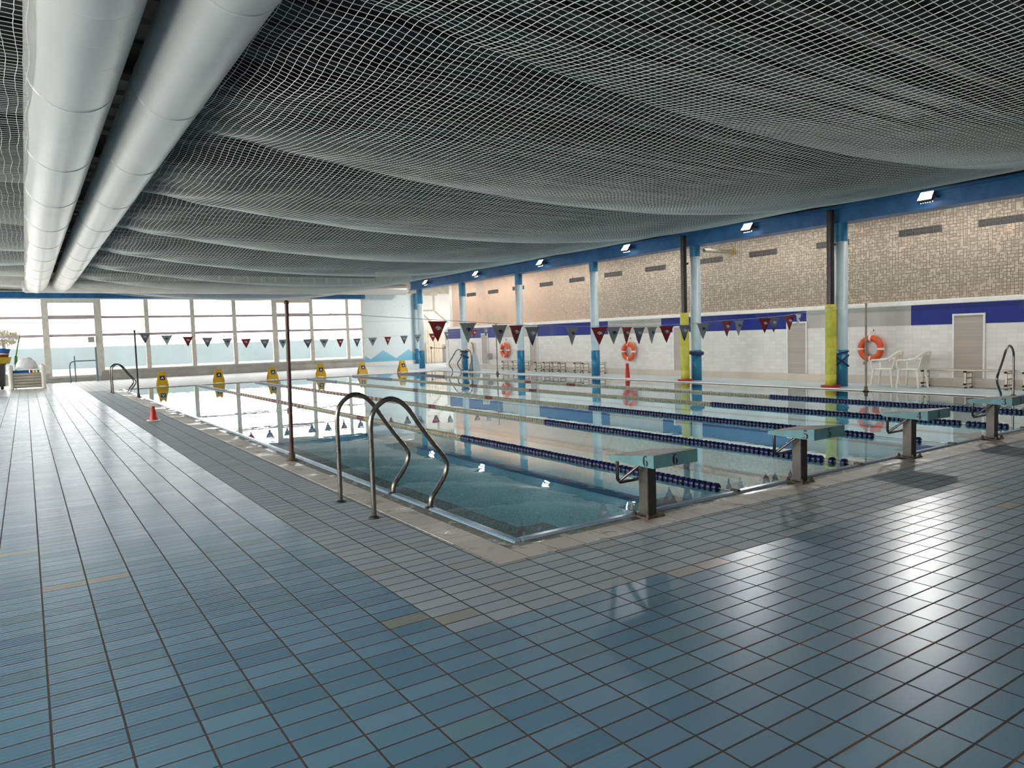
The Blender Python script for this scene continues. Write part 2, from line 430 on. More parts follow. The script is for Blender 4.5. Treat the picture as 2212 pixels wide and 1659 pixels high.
for a, b_ in (((PX0,PY0),(PX1,PY0)),((PX1,PY0),(PX1,PY1)),((PX1,PY1),(PX0,PY1)),((PX0,PY1),(PX0,PY0))):
    pb.add([(a[0],a[1],D),(b_[0],b_[1],D),(b_[0],b_[1],.0),(a[0],a[1],.0)], [(3,2,1,0)])
struct('pool_floor', pb, M['poolfloor'])
LANES = [1.65 + 1.975*i for i in range(6)]
for i, lx in enumerate(LANES):
    ln = MB(); ln.box(lx-.125, 2.4, D, lx+.125, 23.4, D+.004)
    ln.box(lx-.45, 2.1, D, lx+.45, 2.4, D+.004); ln.box(lx-.45, 23.4, D, lx+.45, 23.7, D+.004)
    struct('pool_lane_line', ln, M['poolline'])

# walls
H = 5.4
wl = MB(); wl.box(XL-.2, YB-.2, 0, XL, YF+.3, .8); wl.box(XL-.2, YB-.2, 3.6, XL, YF+.3, H); struct('wall_left', wl, M['whitepaint'])
for k in range(14):                                   # added strip of unseen side windows, brings daylight into the hall
    y0 = YB + k*(YF-YB)/14; y1 = y0 + (YF-YB)/14
    f = MB(); f.box(XL-.15,y0,.8,XL-.02,y0+.09,3.6); f.box(XL-.15,y1-.09,.8,XL-.02,y1,3.6); f.box(XL-.13,y0,2.2,XL-.04,y1,2.27)
    wo = tag(f.build(f'window_{20+k}', M['frame']), kind='structure')
    p = MB(); p.box(XL-.09,y0+.09,.8,XL-.08,y1-.09,2.2); p.box(XL-.09,y0+.09,2.27,XL-.08,y1-.09,3.6); tag(p.build('pane', M['glass'], wo), kind='structure')
wn = MB(); wn.box(XL-.2, YB-.2, 0, RX, YB, H); struct('wall_near', wn, M['whitepaint'])
ce = MB(); ce.box(XL-.2, YB-.2, H, RX+.2, YF+.6, H+.2); struct('ceiling', ce, M['roof'])
# right wall: lower tiled part with a ledge, upper lattice blockwork
wr = MB(); wr.box(15.1, YB, .19, 15.6, 28.0, 1.42); struct('wall_right', wr, M['whitetile'])
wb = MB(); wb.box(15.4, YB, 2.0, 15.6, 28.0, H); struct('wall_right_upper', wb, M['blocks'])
we2 = MB(); we2.box(15.08, 28.0, 0, 15.62, 28.28, 1.9); we2.box(15.39, 28.0, 1.9, 15.62, 28.28, H); struct('wall_right_end', we2, M['whitepaint'])
band = [(YB,5.24,'c'),(5.24,8.03,'g'),(8.03,13.41,'c'),(13.41,16.06,'g'),(16.06,20.42,'c'),(20.42,23.2,'g'),(23.2,28.0,'c')]
for k in 'cg':
    b = MB()
    for y0, y1, t in band:
        if t == k: b.box(15.098, y0, 1.42, 15.6, y1, 1.89)
    struct('trim_5' if k == 'c' else 'trim_6', b, M['cobalt'] if k == 'c' else M['greyband'])
lg = MB(); lg.rbox(15.05, YB, 1.89, 15.42, 28.0, 2.0, .012); struct('trim_7', lg, M['ledge'])
bs = MB(); bs.box(15.06, YB, 0, 15.62, 28.0, .19); struct('baseboard_right', bs, M['skirt'])
# wall vents in the blockwork
VP = [(3.03,3.9,3.64),(4.71,5.68,3.65),(7.0,7.9,3.62),(9.16,10.08,3.62),(11.1,11.96,3.61),(13.46,14.39,3.59),(15.6,16.5,3.58),
      (17.69,18.57,3.55),(19.68,20.54,3.53),(21.7,22.56,3.52),(23.76,24.58,3.50),(25.7,26.52,3.495)]
for i, (y0, y1, zc) in enumerate(VP):
    t = thing('wall_vent', f'dark slotted vent in the blockwork, {ORD[i]} of the row from the near end', 'vent', (15.4,(y0+y1)/2,zc-.08), 0, 'dark vents in the blockwork wall')
    hw = (y1-y0)/2
    MB().box(-.012,-hw,0,0,hw,.16).build('backing', M['black'], t)
    f = MB(); n = 6
    for q in range(n+1):
        yy = -hw + 2*hw*q/n; f.box(-.02, yy-.012, 0, -.012, yy+.012, .16)
    f.box(-.02,-hw,.07,-.012,hw,.085); f.build('slat_grille', M['slate'], t)
# shuttered niches in the white lower wall
SH = [(3.66,4.26,.21,1.61,1),(8.04,8.59,.2,1.57,1),(12.35,12.84,.2,1.575,0),(20.46,20.95,.2,1.37,0),(24.3,24.79,.25,1.585,0)]
SL = ['behind the near metal bench','just left of the yellow padded pipe nearest the camera','behind the second yellow padded pipe','left of the row of far benches','at the far end beside the orange ring']
for i, (y0,y1,z0,z1,b) in enumerate(SH):
    t = thing('shutter_panel', 'tall grey slatted shutter, '+SL[i], 'shutter', (15.098,(y0+y1)/2,z0), 0, 'grey shutters along the white wall')
    hw = (y1-y0)/2; h = z1-z0
    MB().box(-.015,-hw,0,0,hw,h).build('slat_panel', M['shutter'], t)
    f = MB()
    f.box(-.03,-hw-.04,-.0,0,-hw,h+.04); f.box(-.03,hw,0,0,hw+.04,h+.04); f.box(-.03,-hw,h,0,hw,h+.04); f.build('frame', M['ledge'], t)

# far wall: mural, recess, window wall
mw = MB(); mw.box(13.66, YF, 0, 16.9, YF+.3, 4.15); struct('wall_far_mural', mw, M['mural'])
mb2 = MB(); mb2.box(13.66, YF-.05, 0, 17.0, YF, .22); struct('baseboard_far', mb2, M['ledge'])
rw = MB(); rw.box(16.9, YF, 0, RX, YF+.3, H); rw.box(RX, 28, 0, RX+.2, YF+.3, H); rw.box(15.62,27.9,0,RX,28.0,H)
struct('wall_far_recess', rw, M['whitepaint'])
st = MB()                                          # the stepped relief on the recess wall
st.box(17.6, YF-.03, 4.05, 18.5, YF, 4.2); st.box(18.2, YF-.03, 3.2, 18.32, YF, 4.05); st.box(17.2, YF-.03, 3.12, 18.3, YF, 3.2)
st.prism([(18.3,3.16),(19.2,2.45),(19.2,2.36),(18.3,3.07)], .03, (0,YF,0)); st.prism([(17.6,2.9),(18.5,2.1),(18.5,2.0),(17.6,2.8)], .03, (0,YF,0))
struct('trim_8', st, M['beige'])
up = MB(); up.box(XL, YF-.02, 4.15, RX, YF+.3, H); struct('wall_far_upper', up, M['beige'])
fr = MB(); fr.box(XL, YF-.30, 3.83, 13.75, YF+.0, 4.12); struct('trim_9', fr, M['beamblue'])
fw = MB(); fw.box(XL, YF-.12, 3.78, 13.66, YF+.0, 3.83); struct('trim_10', fw, M['ledge'])
MX = [-7.72,-5.67,-3.64,-1.59,.5,2.56,4.63,6.63,8.69,10.67,12.73,13.66]
MW = {-1.59:.26,.5:.30,8.69:.26,10.67:.19,12.73:.16}
DOOR = {-1.59, 8.69}
for i in range(len(MX)-1):
    x0, x1 = MX[i], MX[i+1]; door = x0 in DOOR
    a, b = MW.get(x0,.19)/2, MW.get(x1,.19)/2
    f = MB(); zs = .22 if x0 == -1.59 else .42
    f.box(x0, YF-.08, zs, x0+a, YF+.06, 3.79); f.box(x1-b, YF-.08, zs, x1, YF+.06, 3.79)
    f.box(x0+a, YF-.05, zs, x1-b, YF+.05, zs+.06)
    if door: f.box(x0+a, YF-.06, 3.62, x1-b, YF+.05, 3.79)
    wo = tag(f.build(f'window_{i+1}', M['frame']), kind='structure')
    r = MB()
    r.box(x0+a, YF-.05, 2.88 if door else 2.90, x1-b, YF+.05, 3.06 if door else 3.01)
    r.box(x0+a, YF-.05, 2.07, x1-b, YF+.05, 2.19); tag(r.build('window_rail', M['rail'], wo), kind='structure')
    p = MB()
    for z0, z1 in ((zs+.06,2.07),(2.19,2.88 if door else 2.90),(3.06 if door else 3.01, 3.62 if door else 3.79)):
        p.box(x0+a, YF-.006, z0, x1-b, YF+.006, z1)
    tag(p.build('pane', M['tinted'], wo), kind='structure')
    s = MB(); s.box(x0, YF-.06, 0, x1, YF+.12, zs-.02); s.box(x0, YF-.14, zs-.06, x1, YF+.1, zs)
    s.box(x0, YF-.08, .02, x1, YF-.05, .07)
    tag(s.build('window_sill', M['sill'], wo), kind='structure')
# terrace outside
og = MB(); og.add([(-60,YF+.3,-.1),(80,YF+.3,-.1),(80,120,-.1),(-60,120,-.1)], [(0,1,2,3)]); tag(struct('terrace_ground', og, M['terrace']))
of = MB(); of.box(-40, 47.9, -.1, 60, 48.3, 0.3); struct('terrace_wall_base', of, M['terrace'])
of = MB(); of.box(-40, 48, .3, 60, 48.25, 1.62); struct('terrace_wall', of, M['poolfence'])

# columns and beam on the pool's far side
XC = 13.95
CY = [1.76, 6.31, 10.88, 15.43, 20.0, 24.47, 28.7]
bm = MB(); bm.box(XC-.17, YB, 3.92, XC+.17, 29.3, 4.28); bm.box(XC-.22, YB, 4.24, XC+.22, 29.3, 4.30); bm.box(XC-.22, YB, 3.90, XC+.22, 29.3, 3.94)
struct('trim_11', bm, M['beamblue'])
bh = MB(); bh.box(XC-.1, YB, 4.30, XC+.1, 29.3, H); struct('wall_bulkhead', bh, M['roof'])
def column(x, y, r, label, straps=0, top=3.92, zb=3.47):
    t = thing('pillar', label, 'column', (x,y,0), 0, 'round columns along the pool'); t['kind'] = 'structure'
    MB().lathe([(0,0),(r,0),(r,.885),(0,.885)], n=24).build('lower_paint', M['blue'], t)
    MB().lathe([(r+.001,.885),(r+.001,.90),(r*.985,.91),(r*.985,zb),(0,zb)], n=24).build('middle_paint', M['paleblue'], t)
    MB().lathe([(r,zb),(r,top)], n=24).build('upper_paint', M['blue'], t)
    if straps == 1:                                  # crossed straps
        s = MB()
        for sg in (1,-1):
            pts = [(math.cos(a)*(r+.012), math.sin(a)*(r+.012), .62 + sg*.13*math.sin((a+2.5)*1.0)) for a in [2*PI*k/24 for k in range(24)]]
            s.tube(pts, .022, 6, closed=True)
        pts = [(math.cos(a)*(r+.012), math.sin(a)*(r+.012), .80+.05*math.cos(a-5)) for a in [2*PI*k/24 for k in range(24)]]
        s.tube(pts, .018, 6, closed=True); s.build('strap', M['navy'], t)
    if straps == 2:                                  # rolled band tied round the top of the blue
        s = MB(); pts = [(math.cos(a)*(r+.02), math.sin(a)*(r+.02), .80+.02*math.sin(a)) for a in [2*PI*k/24 for k in range(24)]]
        s.tube(pts, .055, 8, closed=True); s.build('strap', M['navy'], t)
    if straps == 3:
        s = MB()
        for zz, tl in ((.84,.0),(.63,.07)):
            pts = [(math.cos(a)*(r+.012), math.sin(a)*(r+.012), zz+tl*math.sin(a-1)) for a in [2*PI*k/24 for k in range(24)]]
            s.tube(pts, .04, 6, closed=True)
        s.build('strap', M['navy'], t)
    return t
CL = ['blue and pale column standing at the near end beyond the bench','blue and pale column with crossed navy straps beside the nearer yellow pipe','blue and pale column with a rolled navy band beside the second yellow pipe',
      'plain blue and pale column standing fourth from the far mural','blue and pale column standing third from the far mural','blue and pale column with navy wraps behind the far pool ladder','blue and pale column at the far corner of the pool in front of the mural']
for i, y in enumerate(CY): column(XC, y, .15, CL[i], {1:1,2:2,5:3}.get(i,0), zb=[3.47,3.47,3.6,3.58,3.47,3.3,3.2][i])
column(17.02, YF-.22, .2, 'blue and pale column standing against the right edge of the mural', zb=3.2, top=4.15)

# downpipes with yellow padding
def padded_pipe(x, y, label):
    t = thing('downpipe', label, 'pipe', (x,y,0), 0, 'padded pipes beside the columns')
    MB().tube([(0,0,1.95),(0,0,4.2)], .085, 14).build('pipe', M['pipeblack'], t)
    p = MB(); p.lathe([(0,.02),(.125,.02),(.125,.3),(.118,.31),(.125,.32),(.125,1.2),(.118,1.21),(.125,1.22),(.125,1.80),(.119,1.82),(.128,1.85),(.122,1.97),(.09,1.98),(.085,1.98)], n=18); p.build('padding', M['yellow'], t)
    c = MB(); c.obox((.12,.0,3.4), .12,.05,.05); c.build('bracket', M['pipeblack'], t)
    return t
padded_pipe(13.6, 6.36, 'black downpipe with yellow padding, beside the strapped column nearest the camera')
padded_pipe(13.56, 10.96, 'black downpipe with yellow padding, second one farther along the pool')
for nm, (x,y), lab in (('a',(13.6,6.36),'red foam mat around the foot of the nearer yellow pipe'),('b',(13.56,10.96),'red foam mat around the foot of the farther yellow pipe')):
    m = MB(); ro, ri, n = .225, .13, 24
    m.lathe([(ri,.0),(ro,.0),(ro,.045),(ri,.045),(ri,.0)], n=n, smooth=False)
    tag(m.build('foam_mat', M['matred'], loc=(x-.0,y,.0)), lab, 'mat', 'red mats around the yellow pipes')
# horizontal branch pipe into the wall
bp = thing('branch_pipe', 'grey horizontal pipe running from the column into the blockwork wall', 'pipe', (14.1,10.67,3.77))
MB().tube([(0,0,0),(1.28,0,0)], .055, 12).build('pipe', M['alu'], bp); MB().lathe([(.09,1.26),(.09,1.285),(.0,1.285)], axis='x').build('flange', M['mustard'], bp)

# ------------------------------------------------------------------ ceiling: net, ducts, roof trusses
SUP = [1.76 + 4.555*k for k in range(-2, 8)]
def netz(x, y, left=False):
    k = math.floor((y-SUP[0])/4.555); t = (y-SUP[0])/4.555 - k
    sw = .19*4*t*(1-t)
    if left: return 4.22 - sw*.4 + .05*math.sin(x*1.3+y*.4)
    b = 3.72 + (.58 if x < 6.6 else .645)*((x-6.6)/7.2)**2
    wr = .010*math.sin(2.1*y+1.3*x)*math.sin(.9*x+.3) + .014*math.sin(5.3*x+3.1*y)*math.exp(-((x+.2)/1.2)**2)
    edge = min(1, max(0,(13.75-x)/1.2))
    e2 = min(1, max(0,(13.75-x)/4.5))
    return b - sw*e2*min(1,(x+1.2)/1.2) + wr*e2
def build_net(mb, x0, x1, y0, y1, step, r, left=False):
    nx, ny = int(round((x1-x0)/step)), int(round((y1-y0)/step))
    rnd = random.Random(3)
    G = [[(x0+i*step+.012*math.sin(j*.37+i*.2)+rnd.uniform(-.004,.004), y0+j*step+.012*math.sin(i*.41)+rnd.uniform(-.004,.004)) for j in range(ny+1)] for i in range(nx+1)]
    Z = [[netz(*G[i][j], left) for j in range(ny+1)] for i in range(nx+1)]
    h = r*.866
    def strand(idx, along_y):
        vs = []
        for i, j in idx:
            x, y = G[i][j]; zz = Z[i][j]
            if along_y: vs += [(x, y, zz-r), (x+h, y, zz+r*.5), (x-h, y, zz+r*.5)]
            else: vs += [(x, y, zz-r), (x, y-h, zz+r*.5), (x, y+h, zz+r*.5)]
        fs = []
        for k in range(len(idx)-1):
            a = 3*k
            for q in range(3): fs.append((a+q, a+(q+1)%3, a+3+(q+1)%3, a+3+q))
        mb.add(vs, fs)
    for i in range(nx+1): strand([(i,j) for j in range(ny+1)], True)
    for j in range(ny+1): strand([(i,j) for i in range(nx+1)], False)
nt_ = MB(); build_net(nt_, -.62, 13.75, -2.0, 34.2, .078, .0030)
tag(nt_.build('ceiling_net', M['net']), 'pale cord net slung in long sagging folds beneath the dark roof', 'net')
nl_ = MB(); build_net(nl_, -6.4, -2.3, -.2, 34.2, .09, .0032, True)
tag(nl_.build('ceiling_net', M['net']), 'narrow strip of cord net overhead, left of the two white ducts', 'net')
for i, y in enumerate(SUP):
    b = MB(); b.box(XL, y-.06, 4.85, XC-.2, y+.06, 5.2); struct(f'trim_{20+i}', b, M['roof'])
rb = MB()
for k in range(60):
    yy = YB + k*.72; rb.box(XL, yy, H-.07, RX, yy+.16, H)
struct('trim_12', rb, M['roof'])

def duct(x, r, zc, y0, y1, label):
    t = thing('air_duct', label, 'duct', (x,y0,zc), 0, 'long white air ducts')
    p = MB(); L = y1-y0; prof = []
    yy = 0
    prof = [(r,0),(r,L-.5),(r*.97,L-.3),(r*.85,L-.12),(r*.55,L-.02),(0,L)]
    p.lathe(prof, n=40, axis='y'); p.build('sheet_metal', M['duct'], t)
    k = 1.4
    while k < L-1:
        s = MB(); s.lathe([(r,k-.015),(r+.006,k-.01),(r+.006,k+.006),(r,k+.008)], n=40, axis='y'); s.build('joint_ring', M['duct'], t)
        hh = MB(); hh.box(-.012,k-.012,r,.012,k+.012,H-zc-.002); hh.build('hanger', M['slate'], t); k += 3.05
duct(-1.86, .423, 4.36, -5.5, 34.0, 'wide white air duct on the left, running the length of the hall')
duct(-.92, .376, 4.36, -5.5, 34.0, 'narrower white air duct on the right of the pair, running the length of the hall')
cd = thing('air_duct', 'white cross duct running along the far wall above the windows', 'duct', (-2.3,34.7,4.33), 0)
MB().lathe([(0,-.1),(.25,-.06),(.3,.05),(.3,18.3),(.27,18.42),(.15,18.5),(0,18.52)], n=32, axis='x').build('sheet_metal', M['duct'], cd)
for k in range(6):
    s = MB(); s.lathe([(.3,1.5+3*k),(.306,1.51+3*k),(.306,1.54+3*k),(.3,1.55+3*k)], n=32, axis='x'); s.build('joint_ring', M['duct'], cd)
    s = MB(); s.box(1.5+3*k,-.01,.3,1.53+3*k,.01,H-4.332); s.build('hanger', M['slate'], cd)
gr = thing('wall_grille', 'beige slatted grille strip above the far cross duct', 'grille', (0,35.3,4.66))
MB().box(-1.2,0,0,16.6,.06,.3).build('backing', M['beige'], gr)
for k in range(25): MB().box(-1.0+.7*k,-.03,0,-.96+.7*k,0,.3).build('divider', M['white'], gr)

# ------------------------------------------------------------------ floodlights on the beam
FY = [4.14, 8.72, 13.37, 18.0, 22.63, 27.27]
def floodlight():
    t = thing('floodlight', '', 'lamp', (0,0,0), 0, 'floodlights on the blue beam')
    R = Matrix.Rotation(math.radians(38), 3, 'Y')     # lens looks to -X and down
    h = MB(); h.obox((0,0,0), .08,.29,.24, R)
    for k in range(6): h.obox(R @ Vector((.055,-.12+.048*k,0)), .04,.010,.20, R)
    h.build('housing', M['slate'], t)
    l = MB(); l.obox(R @ Vector((-.043,0,0)), .01,.26,.21, R); l.build('lens', M['bulbwhite'], t)
    br = MB(); br.box(.0,-.165,-.02,.19,-.15,.02); br.box(.0,.15,-.02,.19,.165,.02); br.box(.175,-.165,-.02,.19,.165,.02); br.build('bracket', M['slate'], t)
    return t
def floodbeam(y, power):
    ld = bpy.data.lights.new('floodlight_beam', 'AREA'); ld.shape = 'RECTANGLE'; ld.size = .27; ld.size_y = .22; ld.energy = power; ld.color = (1,.975,.94)
    ld.spread = math.radians(160)
    o = bpy.data.objects.new('floodlight_beam', ld); C.objects.link(o)
    d = Vector((-math.cos(math.radians(38)),0,-math.sin(math.radians(38))))
    o.location = Vector((13.58,y,4.12)) + d*.051; o.rotation_euler = d.to_track_quat('-Z','Y').to_euler()
fl0 = floodlight()
FL = ['lit floodlight on the blue beam, nearest the camera at the right edge','lit floodlight on the blue beam, second from the near end','lit floodlight on the blue beam, third from the near end',
      'lit floodlight on the blue beam, fourth from the near end','lit floodlight on the blue beam, second from the far end','lit floodlight on the blue beam, nearest the mural corner']
for i, y in enumerate(FY):
    o = fl0 if i == 0 else dup(fl0, (13.58,y,4.12))
    o.location = (13.58,y,4.12); o['label'] = FL[i]
    floodbeam(y, FLOODW if 'FLOODW' in globals() else 240.)
# added tube lights, unseen, to brighten the aisle wall, above the beam's lower edge
for i, y in enumerate((-.5, 4., 8.6, 13.2, 17.7, 22.2, 26.6)):
    t = thing('added_aisle_lamp', f'added unseen tube light behind the blue beam, {ORD[i]} from the near end', 'lamp', (14.32,y,4.08), 0, 'added tube lights behind the beam')
    MB().box(-.15,-.62,.03,.05,.62,.09).build('housing', M['white'], t); MB().tube([(0,-.6,0),(0,.6,0)], .028, 10).build('tube', M['tubewhite'], t)
    ld = bpy.data.lights.new('added_aisle_light', 'AREA'); ld.shape = 'RECTANGLE'; ld.size = 4.3; ld.size_y = .12; ld.energy = 50; ld.color = (1,.92,.82)
    o = bpy.data.objects.new('added_aisle_light', ld); C.objects.link(o); o.location = (14.32,y,4.03); o.rotation_euler = Vector((.38,0,-.92)).to_track_quat('-Z','Y').to_euler()

t = thing('added_recess_lamp', 'added unseen tube light brightening the far recess', 'lamp', (18.6,31.5,5.2))  # lamp added out of view to light up the recess walls
MB().box(-.8,-.08,.03,.8,.08,.2).build('housing', M['white'], t); MB().tube([(-.75,0,0),(.75,0,0)], .03, 10).build('tube', M['tubewhite'], t)
ld = bpy.data.lights.new('added_recess_light', 'AREA'); ld.shape = 'RECTANGLE'; ld.size = 1.6; ld.size_y = .3; ld.energy = 420; ld.color = (1,.93,.85)
o = bpy.data.objects.new('added_recess_light', ld); C.objects.link(o); o.location = (18.6,31.5,5.1)
# ------------------------------------------------------------------ starting blocks
def ribbon(mb, pts, wd, place):
    P = [Vector((p[0],p[1],0)) for p in pts]; n = len(P); L = []; Rr = []
    for i in range(n):
        d = (P[min(i+1,n-1)]-P[max(i-1,0)]).normalized(); q = Vector((-d.y,d.x,0))
        L.append(P[i]+q*wd[i]/2); Rr.append(P[i]-q*wd[i]/2)
    for i in range(n-1):
        a = [L[i],L[i+1],Rr[i+1],Rr[i]]; mb.add([place(v.x,v.y) for v in a], [(0,1,2,3)])
def smooth(pts, k=4):
    out = []; n = len(pts)
    for i in range(n-1):
        p0, p1, p2, p3 = pts[max(i-1,0)], pts[i], pts[i+1], pts[min(i+2,n-1)]
        for q in range(k):
            t = q/k
            out.append(tuple(.5*((2*b)+(-a+c)*t+(2*a-5*b+4*c-d)*t*t+(-a+3*b-3*c+d)*t**3) for a,b,c,d in zip(p0,p1,p2,p3)))
    out.append(pts[-1]); return out
DIG = {6: [[(.50,.88,.10),(.44,.97,.12),(.33,.99,.07),(.22,.9,.16),(.16,.7,.22),(.15,.42,.24),(.2,.16,.18),(.29,.02,.05)],[(.37,.57,.04),(.5,.52,.14),(.57,.3,.22),(.52,.1,.14),(.38,.0,.05)]],
       5: [[(.14,.94,.14),(.5,.94,.14)],[(.17,.9,.05),(.15,.55,.06)],[(.15,.52,.05),(.32,.6,.08),(.5,.5,.18),(.56,.3,.22),(.48,.08,.14),(.3,.0,.05)],[(.08,.14,.14),(.22,.14,.14)]],
       4: [[(.42,0.,.22),(.42,1.,.2)],[(.36,.97,.06),(.06,.34,.06)],[(.04,.3,.09),(.29,.3,.09)],[(.53,.3,.09),(.64,.3,.09)],[(.28,.03,.06),(.56,.03,.06)]],
       3: [[(.12,.8,.14),(.2,.93,.1),(.33,.99,.05),(.48,.9,.16),(.5,.74,.2),(.42,.6,.08),(.3,.55,.04)],[(.3,.53,.04),(.48,.46,.14),(.56,.27,.22),(.5,.08,.14),(.32,.0,.05)],[(.08,.14,.15),(.23,.14,.15)]]}
def start_block(cx, num):
    t = thing('starting_block', f'teal starting block numbered {num} on a square steel post at the near pool edge', 'starting block', (cx,.28,0), 0, 'starting blocks along the near edge')
    p = MB(); p.rbox(-.05,-.05,.012,.05,.05,.455,.006); p.build('post', M['post'], t)
    b = MB(); b.box(-.095,-.095,.004,.095,.095,.016); b.build('base_plate', M['rust'], t)
    for sx in (-1,1):
        for sy in (-1,1):
            q = MB(); q.lathe([(0,.018),(.016,.018),(.016,.036),(.009,.04),(.009,.052),(0,.052)], (sx*.075,sy*.075,-.002), 6, smooth=False); q.build('bolt', M['rust'], t)
    y0, y1 = -.31, .17; hw = .235
    side = [(y0,.45),(y1,.462),(y1+.012,.475),(y1,.497),(y0,.55)]
    pl = MB()
    a = [(-hw,y,z) for y,z in side]; c = [(hw,y,z) for y,z in side]; n = len(side)
    pl.add(a+c, [tuple(range(n)), tuple(reversed(range(n,2*n)))]+[(i,n+i,n+(i+1)%n,(i+1)%n) for i in range(n) if i != 3])
    plo = pl.build('platform', M['teal'], t)
    tp = MB(); tp.add([(-hw,y1,.4975),(hw,y1,.4975),(hw,y0,.5505),(-hw,y0,.5505)], [(0,3,2,1)][::-1]); tp.add([(-hw,y1,.4975),(hw,y1,.4975),(hw,y0,.5505),(-hw,y0,.5505)], [(0,1,2,3)])
    tp.build('grip_surface', M['tealtop'], plo)
    for nm, place in (('number', lambda x,y: (-hw-.0015, y0+.115-x*.085, .458+y*.078)), ('number', lambda x,y: (-.04+x*.085, y0-.0015, .460+y*.078))):
        d = MB()
        for st_ in DIG[num]:
            sp = smooth(st_); ribbon(d, [(q[0],q[1]) for q in sp], [q[2] for q in sp], place)
        d.build(nm, M['ink'], plo)
    h = MB(); yb = y1-.03
    h.tube([(-.19,yb,.47),(-.19,yb,.30),(-.165,yb,.275),(.165,yb,.275),(.19,yb,.30),(.19,yb,.47)], .014, 8)
    for sx in (-1,1): h.tube([(sx*.17,yb,.285),(sx*.07,-.03,.447)], .012, 8)
    h.build('hand_grip', M['steel'], t)
for cx, num in ((1.60,6),(3.58,5),(5.55,4),(7.5,3)): start_block(cx, num)

# ------------------------------------------------------------------ lane ropes
RX_ = [(2.80,2.80,5.35,20.5),(4.76,4.86,6.0,21.2),(6.75,6.9,7.2,21.5),(8.72,8.82,5.8,21.),(10.68,10.85,5.9,20.6)]
def disc_mesh(name, mat, r=.045, w=.054):
    m = MB(); m.lathe([(.012,-w/2),(r*.8,-w/2),(r,-w*.32),(r,w*.32),(r*.8,w/2),(.012,w/2)], n=12, axis='y')
    o = m.build(name, mat); me = o.data; bpy.data.objects.remove(o); return me
DM = {k: disc_mesh('float_disc', M[k], .045 if k == 'floatblue' else .036) for k in ('floatblue','floatcream','floatred')}
RL = ['lane rope nearest the camera, between blocks 6 and 5','lane rope second from the camera, between blocks 5 and 4','middle lane rope of the five, between blocks 4 and 3','lane rope fourth from the camera, blue floats then cream','lane rope farthest across the pool, beside the column side']
for i, (xa, xb, bend, bfar) in enumerate(RX_):
    t = thing('lane_rope', RL[i], 'lane rope', (xa,.5,WZ+.012), math.atan2(-(xb-xa),24.6), 'lane ropes across the pool')
    MB().tube([(0,-.08,.0),(0,24.7,.0)], .006, 6).build('cable', M['cable'], t)
    MB().box(-.02,-.14,-.02,.02,-.06,.02).build('tension_hook', M['rust'], t)
    y = .12 if i in (0,3) else .3; step = .068; k = 0; cnt = 0
    stuff = {'floatcream':MB(),'floatred':MB(),'floatblue':MB()}
    rnd = random.Random(i)
    if i == 1:
        for yy in (.06,.2): 
            o = bpy.data.objects.new('float_disc', DM['floatblue']); C.objects.link(o); o.parent = t; o.location = (0,yy,0); cnt += 1
        y = .34
    gap = {2:[(1.0,1.35)],1:[],3:[(1.1,1.2)],4:[]}.get(i,[])
    while y < 24.4:
        Y = y+.5
        if any(a < Y < b for a,b in gap): y += step; continue
        if Y < bend: col = 'floatblue'
        elif Y > bfar: col = 'floatblue'
        else:
            col = 'floatcream'
            if i in (0,1) and Y > 12.5 and k % 4 < 2: col = 'floatred'
            elif any(abs(Y-q) < .18 for q in ((9.2+i*.9),15.)): col = 'floatred'
        if cnt < 99:
            o = bpy.data.objects.new('float_disc', DM[col]); C.objects.link(o); o.parent = t; o.location = (rnd.uniform(-.003,.003),y,rnd.uniform(-.002,.002)); cnt += 1
        else:
            q = stuff[col]; r = .045 if col == 'floatblue' else .036; w_ = .054
            q.lathe([(.012,-w_/2),(r,-w_*.35),(r,w_*.35),(.012,w_/2)], (0,y,0), 8, axis='y')
        y += step; k += 1
    for kk, nm in (('floatcream','cream_floats'),('floatred','red_floats'),('floatblue','blue_floats')):
        if stuff[kk].v: tag(stuff[kk].build(nm, M[kk], t), kind='stuff')

# ------------------------------------------------------------------ ladders
HOOP = [(-.13,0),(-.13,.3),(-.13,.62),(-.125,.80),(-.085,.90),(0,.965),(.07,.975),(.145,.945),(.225,.87),(.33,.715),(.43,.575),(.51,.475),(.56,.40),(.565,.33),(.535,.255),(.47,.165),(.405,.085),(.39,.0)]
def ladder(loc, rz, label, sc=1.0, gap=.77):
    t = thing('pool_ladder', label, 'ladder', loc, rz, 'steel pool ladders')
    for y in (0, gap):
        h = MB(); h.tube([(x*sc,y,z*sc) for x,z in smooth(HOOP,3)], .021, 12); h.build('hand_rail', M['steel'], t)
        for x in (-.13,.39):
            f = MB(); f.lathe([(0,.0),(.05,.0),(.05,.006),(.03,.016),(.021,.02)], (x*sc,y,.0), 16); f.build('foot_flange', M['post'], t)
    for k in range(3):
        s = MB(); s.box(.455,.04,-.14-.17*k,.54,gap-.04,-.12-.17*k); s.build('tread', M['steel'], t)
    for y in (.02, gap-.02):
        s = MB(); s.tube([(.47,y,-.02),(.5,y,-.52)], .018, 8); s.build('stringer', M['steel'], t)
ladder((0,1.70,0), 0, 'pair of curved steel ladder rails in the foreground at the near pool corner')
ladder((0,23.1,0), 0, 'pair of curved steel ladder rails at the far left corner by the windows', .97, .6)
ladder((13.44,2.46,0), PI, 'curved steel ladder rails at right, in front of the metal bench', 1., .75)
ladder((13.44,24.0,0), PI, 'curved steel ladder rails on the far right side, before the teal board', .97, .75)

